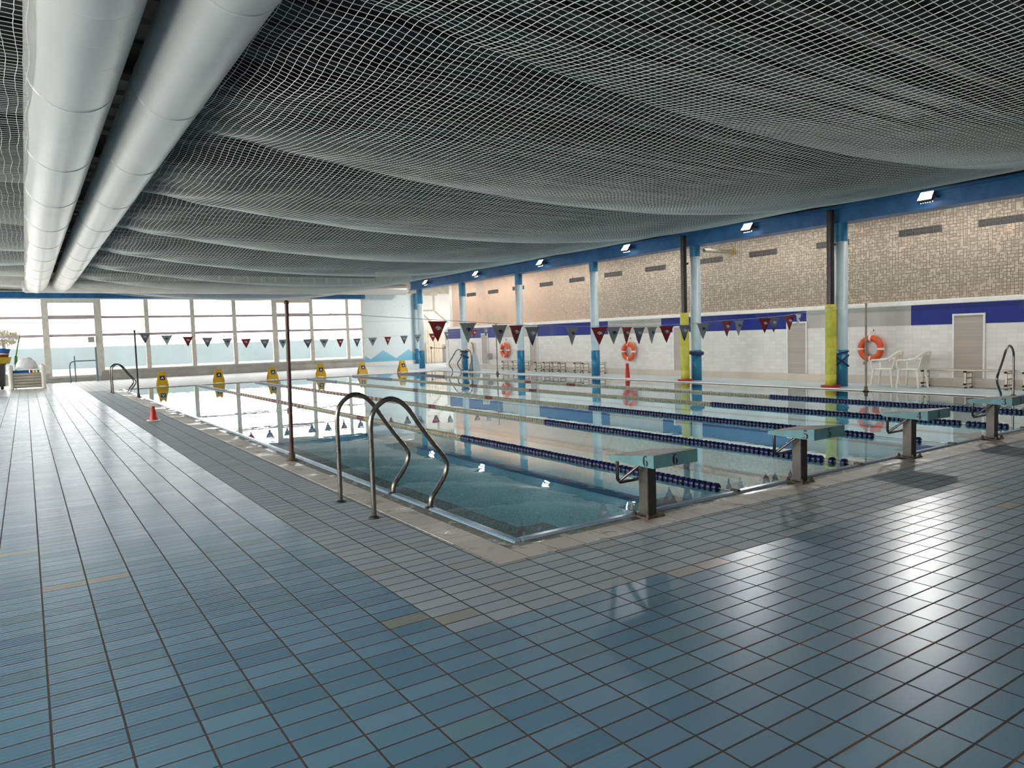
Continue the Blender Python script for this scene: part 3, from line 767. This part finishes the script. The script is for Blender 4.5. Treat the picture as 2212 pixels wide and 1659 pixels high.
# ------------------------------------------------------------------ flag lines
def pole(x, y, h, r, mat, label, lean=0):
    t = thing('flag_pole', label, 'pole', (x,y,0), 0, 'poles of the flag lines')
    MB().tube([(0,0,0),(lean*.5,0,h*.5),(lean,0,h)], r, 10).build('shaft', mat, t)
    MB().lathe([(0,h-.002),(r*1.3,h-.002),(r*1.3,h+.02),(r*.7,h+.04),(0,h+.045)], (lean,0,0), 10).build('cap', mat, t)
    MB().lathe([(0,0),(r*3,0),(r*3,.01),(r*1.6,.03),(r*1.6,.10),(r,.105)], n=12).build('socket', M['rust'], t)
    MB().obox((lean*.35-.0,.03,.62), .05,.05,.07).build('clamp', mat, t)
    return t
pole(.24,5.14,1.95,.026,M['polered'],'dark red flag pole standing alone at the near left pool edge',.03)
pole(.28,20.2,1.95,.026,M['poledark'],'dark flag pole at the far left pool edge near the ladder')
pole(13.02,5.14,1.92,.022,M['polebeige'],'slim brown flag pole in front of the orange ring at right')
pole(12.95,20.2,1.92,.026,M['polebeige'],'slim brown flag pole on the far right side near the small ring')
def emblem(mb, dy):
    o = [(-.05,-.105),(-.045,-.075),(-.01,-.062),(.03,-.075),(.058,-.118),(.03,-.100),(.012,-.098),(.022,-.112),(-.005,-.12),(-.03,-.112),(-.022,-.102),(-.012,-.092),(-.03,-.09)]
    mb.add([(x,dy,z) for x,z in o], [tuple(range(len(o)))])
def flag_proto(kind):
    mat = {'R':'f_red','G':'f_grey','B':'f_navy','W':'f_white'}[kind]; W, Hh = .15, .285
    n = 6; vs = []; fs = []
    for i in range(n+1):
        t = i/n; w_ = W*(1-t); zz = -Hh*t
        for d in (.0015,-.0015):
            for x in (-w_, 0, w_): vs.append((x, d + .012*math.sin(2.5*t+x*9), zz))
    m = MB()
    for i in range(n):
        for j in range(2):
            a = i*6+j; fs.append((a,a+1,a+7,a+6)); b = a+3; fs.append((b,b+6,b+7,b+1))
    m.add(vs, fs, True)
    o = m.build('hanging_pennant', M[mat])
    e = MB(); emblem(e, -.022); emblem(e, .03); e.build('emblem', M['l_white' if kind in 'RB' else 'l_navy'], o)
    st_ = MB(); st_.box(-W,-.003,-.014,W,.003,.004); st_.build('hem', M[mat], o)
    return o
PRO = {k: flag_proto(k) for k in 'RGBW'}; used = set()
CN = {'R':'dark red pennant with white emblem','G':'grey pennant with navy emblem','B':'navy fading pennant with white emblem','W':'white pennant with navy emblem'}
near = [(2.36,1.70,'R'),(2.85,1.67,'G'),(3.39,1.63,'G'),(3.68,1.62,'R'),(3.98,1.59,'B'),(4.75,1.57,'G'),(5.31,1.56,'R'),(5.62,1.56,'G'),(5.91,1.55,'R'),(6.19,1.54,'B'),(6.49,1.54,'G'),(6.84,1.55,'R'),
        (7.29,1.56,'B'),(7.77,1.58,'G'),(8.42,1.61,'R'),(8.75,1.62,'G'),(9.52,1.65,'R'),(9.8,1.66,'B'),(10.3,1.69,'R'),(10.59,1.72,'W')]
far = [(.55,1.88,'B'),(1.14,1.81,'G'),(1.73,1.75,'R'),(2.29,1.71,'B'),(2.88,1.67,'G'),(3.45,1.64,'R'),(4.04,1.61,'B'),(4.62,1.59,'G'),(5.45,1.57,'B'),(6.01,1.56,'G'),(6.58,1.55,'R'),(7.19,1.55,'B'),(7.77,1.55,'G'),
       (8.35,1.57,'R'),(8.99,1.59,'B'),(9.53,1.62,'G'),(10.16,1.64,'R'),(10.76,1.69,'B'),(11.96,1.74,'R'),(12.48,1.79,'B')]
rnd = random.Random(5)
for line, y, nm in ((near,5.14,'near'),(far,20.2,'far')):
    for i, (x, zz, k) in enumerate(line):
        lab = f'{CN[k]}, {ORD[i]} from the left on the {nm} flag line'
        yaw = rnd.uniform(-.25,.25)
        if k not in used: o = PRO[k]; used.add(k); o.location = (x,y,zz); o.rotation_euler.z = yaw
        else: o = dup(PRO[k], (x,y,zz), yaw)
        if nm == 'far': o.scale = (1.05,1,1.05)
        else: o.scale = (1,1,1)
        tag(o, lab, 'pennant', f'pennants on the {nm} flag line')
for line, y, x0, z0, x1, z1, lab in ((near,5.14,.31,1.86,12.985,1.9,'thin cord carrying the near row of pennants across the pool'),(far,20.2,.325,1.90,12.915,1.86,'thin cord carrying the far row of pennants across the pool')):
    c = MB(); c.tube([(x0,y,z0)]+[(x,y+.004,z+.022) for x,z,k in line]+[(x1,y,z1)], .0035, 6)
    tag(c.build('hanging_flag_line', M['string']), lab, 'cord', 'cords of the flag lines')

# ------------------------------------------------------------------ wet floor signs, cones
def wet_sign():
    t = thing('wet_floor_sign', '', 'sign', (0,0,0), 0, 'wet floor signs along the far edge')
    for sg in (1,-1):
        R = Matrix.Rotation(sg*math.radians(14), 3, 'X'); m = MB()
        poly = [(-.19,0),(-.15,.0),(-.13,.03),(.13,.03),(.15,0),(.19,0),(.185,.16),(.13,.40),(.12,.55),(.10,.58),(.055,.585),(.05,.545),(-.05,.545),(-.055,.585),(-.10,.58),(-.12,.55),(-.13,.40),(-.185,.16)]
        org = Vector((0, -.155*sg, .0)); ux = Vector((1,0,0)); uy = R @ Vector((0,0,1))
        if sg > 0: m.prism(poly, .012, org, ux, Vector((0,.245,.97)))
        else: m.prism(poly, .012, org, ux, Vector((0,-.245,.97)))
        p = m.build('panel', M['signyellow'], t)
        q = MB(); up_ = Vector((0,.245*sg,.97)); off = Vector((0,-sg*.0165 if sg > 0 else .004,0))
        q.prism([(-.085,.24),(.085,.24),(.085,.41),(-.085,.41)], .003, org+off, ux, up_); q.build('pictogram_panel', M['navy'], p)
        q2 = MB(); q2.prism([(-.02,.36),(.02,.37),(.03,.33),(.05,.27),(.02,.28),(0,.32),(-.04,.27),(-.055,.29),(-.02,.33)], .003, org+off*1.2, ux, up_); q2.build('falling_figure', M['white'], p)
    return t
w0 = wet_sign()
SG = [(1.74,25.9),(3.74,25.9),(5.8,25.9),(7.8,25.9),(9.65,25.9),(11.5,25.8)]
for i, (x, y) in enumerate(SG):
    o = w0 if i == 0 else dup(w0, (x,y,.002), (i%3-1)*.12)
    o.location = (x,y,.002)
    o['label'] = f'yellow folding wet floor sign, {ORD[i]} from the left along the far pool edge'
def cone(loc, h, rb_, label):
    t = thing('traffic_cone', label, 'cone', loc)
    MB().lathe([(0,h),(.022*h/.27,h),(.026*h/.27,h*.99),(rb_*.62,.03),(rb_*.64,.02)], n=20).build('body', M['red'], t)
    MB().rbox(-rb_,-rb_,0,rb_,rb_,.02,.006).build('base', M['white'], t)
    MB().lathe([(0,h+.001),(.02*h/.27,h+.001),(.024*h/.27,h*.92),(.026*h/.27,h*.9)], n=16).build('tip', M['black'], t)
cone((-.39,12.14,0), .29, .125, 'small red cone with a white base on the left deck')
cone((13.45,13.3,0), .48, .13, 'slim red cone at the far pool edge under the middle orange ring')

# ------------------------------------------------------------------ right side: rings, chairs, benches
def ring(y, zc, label):
    t = thing('mounted_life_ring', label, 'life ring', (15.0,y,zc), 0, 'orange life rings on the white wall')
    R, r = .255, .078
    m = MB(); m.tube([(0,R*math.cos(a),R*math.sin(a)) for a in [2*PI*k/40 for k in range(40)]], r, 12, closed=True); m.build('body', M['ring'], t)
    for k in range(4):
        a0 = PI/4*0 + k*PI/2; b = MB()
        b.tube([(0,R*math.cos(a),R*math.sin(a)) for a in [a0-.09,a0-.045,a0,a0+.045,a0+.09]], r+.005, 12, caps=False); b.build('white_band', M['white'], t)
    rp = MB(); pts = []
    for k in range(33):
        a = 2*PI*k/32; rr = R+r+.008+.035*abs(math.sin(2*a)); pts.append((-.02,rr*math.cos(a),rr*math.sin(a)))
    rp.tube(pts[:-1], .006, 6, closed=True); rp.tube([(.03,.07,.325),(.07,0,.46),(.03,-.07,.325)], .005, 6); rp.build('grab_rope', M['cream'], t)
    MB().box(.06,-.02,.44,.098,.02,.48).build('hook', M['steel'], t)
ring(6.17,.87,'orange life ring on the wall behind the white chairs, nearest of the three')
ring(14.89,.80,'orange life ring hanging above the red cone, middle of the three')
ring(22.74,.86,'small-looking orange life ring at the far end, beyond the benches')

def chair(loc, rz, label):
    t = thing('plastic_chair', label, 'chair', loc, rz, 'white plastic chairs by the wall')   # faces +Y
    s = MB(); s.rbox(-.21,-.2,.405,.21,.22,.43,.012); s.build('seat', M['white'], t)
    b = MB(); n = 7
    for k in range(n):                                     # slatted back, leaning
        x = -.17+.34*k/(n-1); b.add([(x-.02,-.2,.43),(x+.02,-.2,.43),(x+.022,-.29,.76),(x-.022,-.29,.76),(x-.02,-.225,.43),(x+.02,-.225,.43),(x+.022,-.315,.76),(x-.022,-.315,.76)],
            [(0,1,2,3),(7,6,5,4),(0,4,5,1),(1,5,6,2),(2,6,7,3),(3,7,4,0)])
    b.tube(smooth([(-.23,-.16,.62),(-.24,-.26,.74),(-.17,-.31,.80),(0,-.325,.82),(.17,-.31,.80),(.24,-.26,.74),(.23,-.16,.62)],3), [.022]*19, 8); b.build('backrest', M['white'], t)
    for sx in (-1,1):
        a = MB(); a.tube(smooth([(sx*.235,-.27,.76),(sx*.25,-.12,.655),(sx*.255,.12,.635),(sx*.25,.215,.625),(sx*.245,.235,.56),(sx*.225,.215,.43)],3), .024, 8)
        a.build('armrest', M['white'], t)
        for sy, yy in ((1,.21),(-1,-.2)):
            l = MB(); l.tube([(sx*.2,yy*.95,.41),(sx*.235,yy*1.18,.0)], [.032,.02], 8); l.build('leg', M['white'], t)
chair((14.4,5.46,0), .12, 'white plastic armchair under the orange ring, left of the two')
chair((14.4,4.84,0), .05, 'white plastic armchair beside the metal bench, right of the two')
def bench(y0, y1, frames, label, x=14.87, seat=True):
    t = thing('metal_bench', label, 'bench', (x,y0,0), 0, 'metal benches along the right wall'); L = y1-y0
    if seat: MB().rbox(-.16,0,.385,.16,L,.41,.006).build('seat', M['alu'], t)
    else: MB().box(-.16,0,.40,-.12,L,.42).box(.12,0,.40,.16,L,.42).build('seat', M['alu'], t)
    for f in frames:
        m = MB(); yy = f*L
        for sx in (-1,1): m.box(sx*.13-.015,yy-.015,.02,sx*.13+.015,yy+.015,.385)
        for zz in (.34,.22,.09): m.box(-.13,yy-.012,zz-.012,.13,yy+.012,zz+.012)
        o = m.build('leg_frame', M['alu'], t)
        c = MB()
        for sx in (-1,1):
            c.box(sx*.13-.022,yy-.022,0,sx*.13+.022,yy+.022,.03)
        for zz in (.37,.09): c.lathe([(0,-.035),(.024,-.03),(.024,.03),(0,.035)], (-.165,yy,zz), 10, axis='x')
        c.build('end_cap', M['black'], o)
bench(3.0,4.83,(.03,.47,.97),'grey metal bench at right beneath the slatted shutter')
bench(1.2,2.8,(.05,.95),'grey metal bench at the right edge of view')
bench(16.1,17.2,(.06,.9),'metal bench frame just left of the pillar with no straps',14.87,False)
bench(17.5,18.6,(.06,.9),'metal bench frame in the middle of the far row')
bench(18.9,20.15,(.05,.5,.95),'metal bench frame at the left part of the far row, below the grey shutter')
bench(20.9,22.6,(.04,.5,.96),'metal bench frame behind the far flag pole',14.87,False)
MB_ = MB()
gb = MB(); gb.rbox(14.86,23.95,.45,15.09,24.28,.72,.01); gbx = thing('wall_box', 'small grey box fixed to the wall between ring and far shutter', 'box', (0,0,0)); gb.build('body', M['boxgrey'], gbx); MB().box(14.850,23.98,.48,14.86,24.25,.69).build('lid', M['boxgrey'], gbx)
tw = thing('hanging_robe', 'beige cloth hanging on the wall at the far end beside a shutter', 'cloth', (15.0,25.72,.45))
m = MB(); n = 10; vs = []; fs = []
for i in range(n+1):
    for j in range(6):
        t_ = j/5; wd = (.16+.2*t_*(1-.3*t_)); yy = (-1+2*i/n)*wd; vs.append((.03*math.sin(i*1.9+j*.4)*t_ - .02, yy, .74*(1-t_)))
for i in range(n):
    for j in range(5): fs.append((i*6+j,i*6+j+1,(i+1)*6+j+1,(i+1)*6+j))
m.add(vs, fs, True); m.build('cloth', M['cream'], tw); MB().box(.03,-.02,.72,.095,.02,.76).build('hook', M['steel'], tw)

# teal A-frame board behind the far right ladder
ab = thing('folding_board', 'pale teal A-frame board standing behind the far right ladder', 'board', (13.75,23.3,0), .3)
for sg in (1,-1):
    m = MB(); m.prism([(-.24,0),(.24,0),(.12,.78),(-.12,.78)], .015, (0,-.16*sg,0), (1,0,0), (0,.2*sg,.98)); m.build('panel', M['teal'] if False else M['paleblue'], ab)

# recess at the far right: cream folded covers, a rail and a rolling stand
for i, (x0, x1, y, h, lab) in enumerate(((17.25,17.75,34.6,1.95,'tall cream vinyl screen leaning in the far recess, left of three'),(17.85,18.35,34.7,1.9,'tall cream vinyl screen in the far recess, middle of three'),(18.5,18.95,34.6,1.85,'tall cream vinyl screen in the far recess, right of three'))):
    t = thing('folded_screen', lab, 'screen', ((x0+x1)/2,y,0), .1*(i-1), 'cream screens in the recess'); w_ = (x1-x0)/2
    m = MB(); n = 6; pts = []
    for k in range(n+1): pts.append((-w_+2*w_*k/n, .05*(k%2)))
    for k in range(n):
        a, b = pts[k], pts[k+1]; m.add([(a[0],a[1],.03),(b[0],b[1],.03),(b[0],b[1],h),(a[0],a[1],h),(a[0],a[1]+.02,.03),(b[0],b[1]+.02,.03),(b[0],b[1]+.02,h),(a[0],a[1]+.02,h)], [(0,1,2,3),(7,6,5,4),(0,4,5,1),(3,2,6,7)])
    m.build('panel', M['cream'], t); MB().box(-w_,-.02,0,w_,.09,.03).build('foot', M['beige'], t)
hr = thing('hand_rail', 'brown hand rail with dark end brackets in front of the cream screens', 'rail', (17.3,34.1,0))
MB().tube([(0,0,.92),(.95,0,.86)], .02, 8).build('bar', M['brown'], hr)
for x in (0,.95):
    MB().tube([(x,0,0),(x,0,.95)], .025, 8).build('post', M['polebeige'], hr); MB().obox((x,0,.92),.1,.06,.14).build('bracket', M['brown'], hr)

# ------------------------------------------------------------------ far left corner: crate, bin, rail
cr = thing('storage_crate', 'white slatted plastic crate full of floats by the far left windows', 'crate', (-2.43,30.2,0))
for sx in (-1,1):
    for sy in (-1,1):
        p = MB(); p.lathe([(0,0),(.09,0),(.08,.05),(.07,.5),(.085,.75),(.11,.82),(.10,.90),(.04,.94),(0,.945)], (sx*.53,sy*.32,0), 16); p.build('corner_post', M['white'], cr)
for sy in (-1,1):
    s = MB()
    for k in range(5): s.box(-.5,sy*.32-.015,.10+.11*k,.5,sy*.32+.015,.19+.11*k)
    s.build('slat_panel', M['beige'], cr)
for sx in (-1,1):
    s = MB()
    for k in range(5): s.box(sx*.53-.015,-.3,.10+.11*k,sx*.53+.015,.3,.19+.11*k)
    s.build('slat_panel', M['beige'], cr)
MB().box(-.5,-.3,.06,.5,.3,.09).build('bottom', M['beige'], cr)
for i in range(4):
    o = MB().rbox(-.28,-.22,0,.28,.22,.055,.02).build('foam_float', M['blueplastic'], loc=(-2.63,30.16,.50+.06*i))
    tag(o, f'flat blue foam float in the white crate, {["lowest","second from the bottom","third from the bottom","topmost"][i]} of the stack', 'float', 'blue foam floats in the crate')
for i, (x, mt, lab) in enumerate(((-2.28,'red','small red block in the white crate beside the blue floats'),(-2.17,'mustard','small mustard block in the white crate beside the red one'),(-2.06,'greenplastic','small green block in the white crate at the right post'))):
    tag(MB().rbox(-.045,-.18,0,.045,.18,.18,.015).build('foam_block', M[mt], loc=(x,30.1,.55)), lab, 'block', 'foam blocks in the crate')
for i in range(3): pass
cl = MB(); n = 18; vs = []; fs = []
for i in range(n+1):
    for j in range(n+1):
        u, v_ = i/n*2-1, j/n*2-1; rr = min(1, math.sqrt(u*u+v_*v_)); hh = .46*math.sqrt(max(0,1-rr**2)) + .03*math.sin(7*u+3*v_)*(1-rr)
        vs.append((u*.38, v_*.20, hh))
for i in range(n):
    for j in range(n): a = i*(n+1)+j; fs.append((a,a+n+1,a+n+2,a+1))
cl.add(vs, fs, True); tag(cl.build('cloth_heap', M['cloth'], loc=(-2.42,30.22,.77)), 'white cloth heaped on top of the crate', 'cloth')
bn = thing('wheeled_bin', 'dark mesh bin on wheels at the far left edge', 'bin', (-3.45,30.9,0))
b = MB(); b.lathe([(0,.12),(.30,.12),(.34,.95),(.37,.97),(.37,1.0),(.33,1.0),(.29,.16),(0,.16)], n=24); b.build('basket', M['slate'], bn)
for a in range(4):
    aa = PI/4+a*PI/2; q = MB(); q.lathe([(0,-.02),(.055,-.02),(.06,-.01),(.06,.01),(.055,.02),(0,.02)], (.26*math.cos(aa),.26*math.sin(aa),.06), 14, axis='y'); q.build('wheel', M['black'], bn)
def tub(name, loc, r, h, mt, lab, tilt=0):
    t = MB(); t.lathe([(0,0),(r*.75,0),(r,h),(r*1.07,h),(r*1.07,h*.96),(r*.94,h*.95),(r*.7,.02),(0,.02)], n=22)
    o = t.build(name, M[mt], loc=loc); o.rotation_euler = (0,tilt,0); tag(o, lab, 'bowl', 'plastic bowls on the bin'); return o
tub('plastic_bowl',(-3.22,30.9,1.0),.34,.26,'mustard','wide yellow plastic bowl resting on the dark bin')
tub('plastic_bowl',(-3.16,30.9,1.22),.20,.16,'orangebrown','orange brown plastic bowl standing in the yellow bowl')
tub('plastic_bowl',(-3.12,30.9,1.40),.20,.20,'navyplastic','blue plastic bowl on top of the pile at the far left',.12)
gp = thing('green_pole', 'long green pole leaning out behind the yellow bowl', 'pole', (-2.83,31.35,0))
MB().tube([(0,0,.0),(.06,0,1.2),(.24,0,2.08)], .028, 8).build('shaft', M['greenplastic'], gp); MB().tube([(.05,0,.95),(.075,0,1.28)], .06, 10).build('sleeve', M['greenplastic'], gp)
rl = thing('guard_rail', 'blue grey metal rail in front of the far glass door', 'rail', (0,34.5,0))
MB().tube(smooth([(-.8,0,0),(-.8,0,.75),(-.72,0,.90),(-.6,0,.95),(-.2,0,.95),(.24,0,.95)],3), .028, 8).build('bar', M['railblue'], rl)
MB().tube([(-.6,0,0),(-.6,0,1.18)], .028, 8).build('post', M['railblue'], rl); MB().tube([(.26,0,0),(.26,0,1.55)], .04, 8).build('post', M['railblue'], rl)
bx = thing('wall_box', 'grey box fixed on the window post left of the door rail', 'box', (.16,YF-.2,1.78))
MB().rbox(-.13,-.0,0,.13,.11,.26,.01).build('body', M['boxgrey'], bx); MB().box(-.11,-.008,.02,.11,0,.24).build('lid', M['boxgrey'], bx)
# tree beyond the terrace wall
tr = thing('tree', 'dusty tree beyond the terrace wall at the far left', 'tree', (-3.6,52,0))
MB().tube([(0,0,0),(.1,0,1.6),(0,0,2.3)], [.14,.11,.06], 8).build('trunk', M['brown'], tr)
lv = MB(); rnd = random.Random(2)
for k in range(500):
    a, b_, q = rnd.uniform(0,2*PI), rnd.uniform(-1,1), rnd.uniform(.3,1)**.5
    c = Vector((1.0*q*math.cos(a)*math.sqrt(1-b_*b_), 1.0*q*math.sin(a)*math.sqrt(1-b_*b_), 2.35+.55*q*b_)); s_ = .12
    ax = Vector((rnd.uniform(-1,1),rnd.uniform(-1,1),rnd.uniform(-1,1))).normalized(); ay = ax.orthogonal().normalized()
    lv.add([c-ax*s_, c-ay*s_*.5, c+ax*s_, c+ay*s_*.5], [(0,1,2,3)])
lv.build('crown', M['leaf'], tr)

# ------------------------------------------------------------------ light and camera
wd = bpy.data.worlds.new('World'); bpy.context.scene.world = wd; wd.use_nodes = True
bg = wd.node_tree.nodes['Background']; bg.inputs[0].default_value = (1,.985,.95,1); bg.inputs[1].default_value = 9.0
pl_ = bpy.data.lights.new('side_portal', 'AREA'); pl_.shape = 'RECTANGLE'; pl_.size = YF-YB; pl_.size_y = 2.8; pl_.cycles.is_portal = True
q_ = bpy.data.objects.new('side_portal', pl_); C.objects.link(q_); q_.location = (XL-.2,(YF+YB)/2,2.2); q_.rotation_euler = Vector((1,0,0)).to_track_quat('-Z','Z').to_euler()
pd = bpy.data.lights.new('window_portal', 'AREA'); pd.shape = 'RECTANGLE'; pd.size = 21.2; pd.size_y = 3.4; pd.cycles.is_portal = True
po = bpy.data.objects.new('window_portal', pd); C.objects.link(po); po.location = (3.05,YF+.16,2.1); po.rotation_euler = Vector((0,-1,0)).to_track_quat('-Z','Z').to_euler()

cd_ = bpy.data.cameras.new('Camera'); cam = bpy.data.objects.new('Camera', cd_); C.objects.link(cam)
yaw, pit, rol = math.radians(33.70), math.radians(-3.777), math.radians(-1.803)
f = Vector((math.sin(yaw)*math.cos(pit), math.cos(yaw)*math.cos(pit), math.sin(pit)))
r = Vector((math.cos(yaw), -math.sin(yaw), 0)); u = r.cross(f)
r2 = r*math.cos(rol) + u*math.sin(rol); u2 = -r*math.sin(rol) + u*math.cos(rol)
mt = Matrix((r2, u2, -f)).transposed().to_4x4(); mt.translation = Vector((-2.449,-3.894,1.467)); cam.matrix_world = mt
cd_.sensor_width = 36; cd_.lens = 36*1570.965/2212; cd_.clip_start = .05; cd_.clip_end = 400
sc = bpy.context.scene; sc.camera = cam
sc.view_settings.view_transform = 'Standard'; sc.view_settings.look = 'None'; sc.view_settings.exposure = 0.0; sc.view_settings.gamma = 1
sc.view_settings.use_curve_mapping = False
sc.cycles.max_bounces = 10; sc.cycles.diffuse_bounces = 4; sc.cycles.glossy_bounces = 5; sc.cycles.transmission_bounces = 8; sc.cycles.transparent_max_bounces = 12
sc.cycles.sample_clamp_indirect = 8
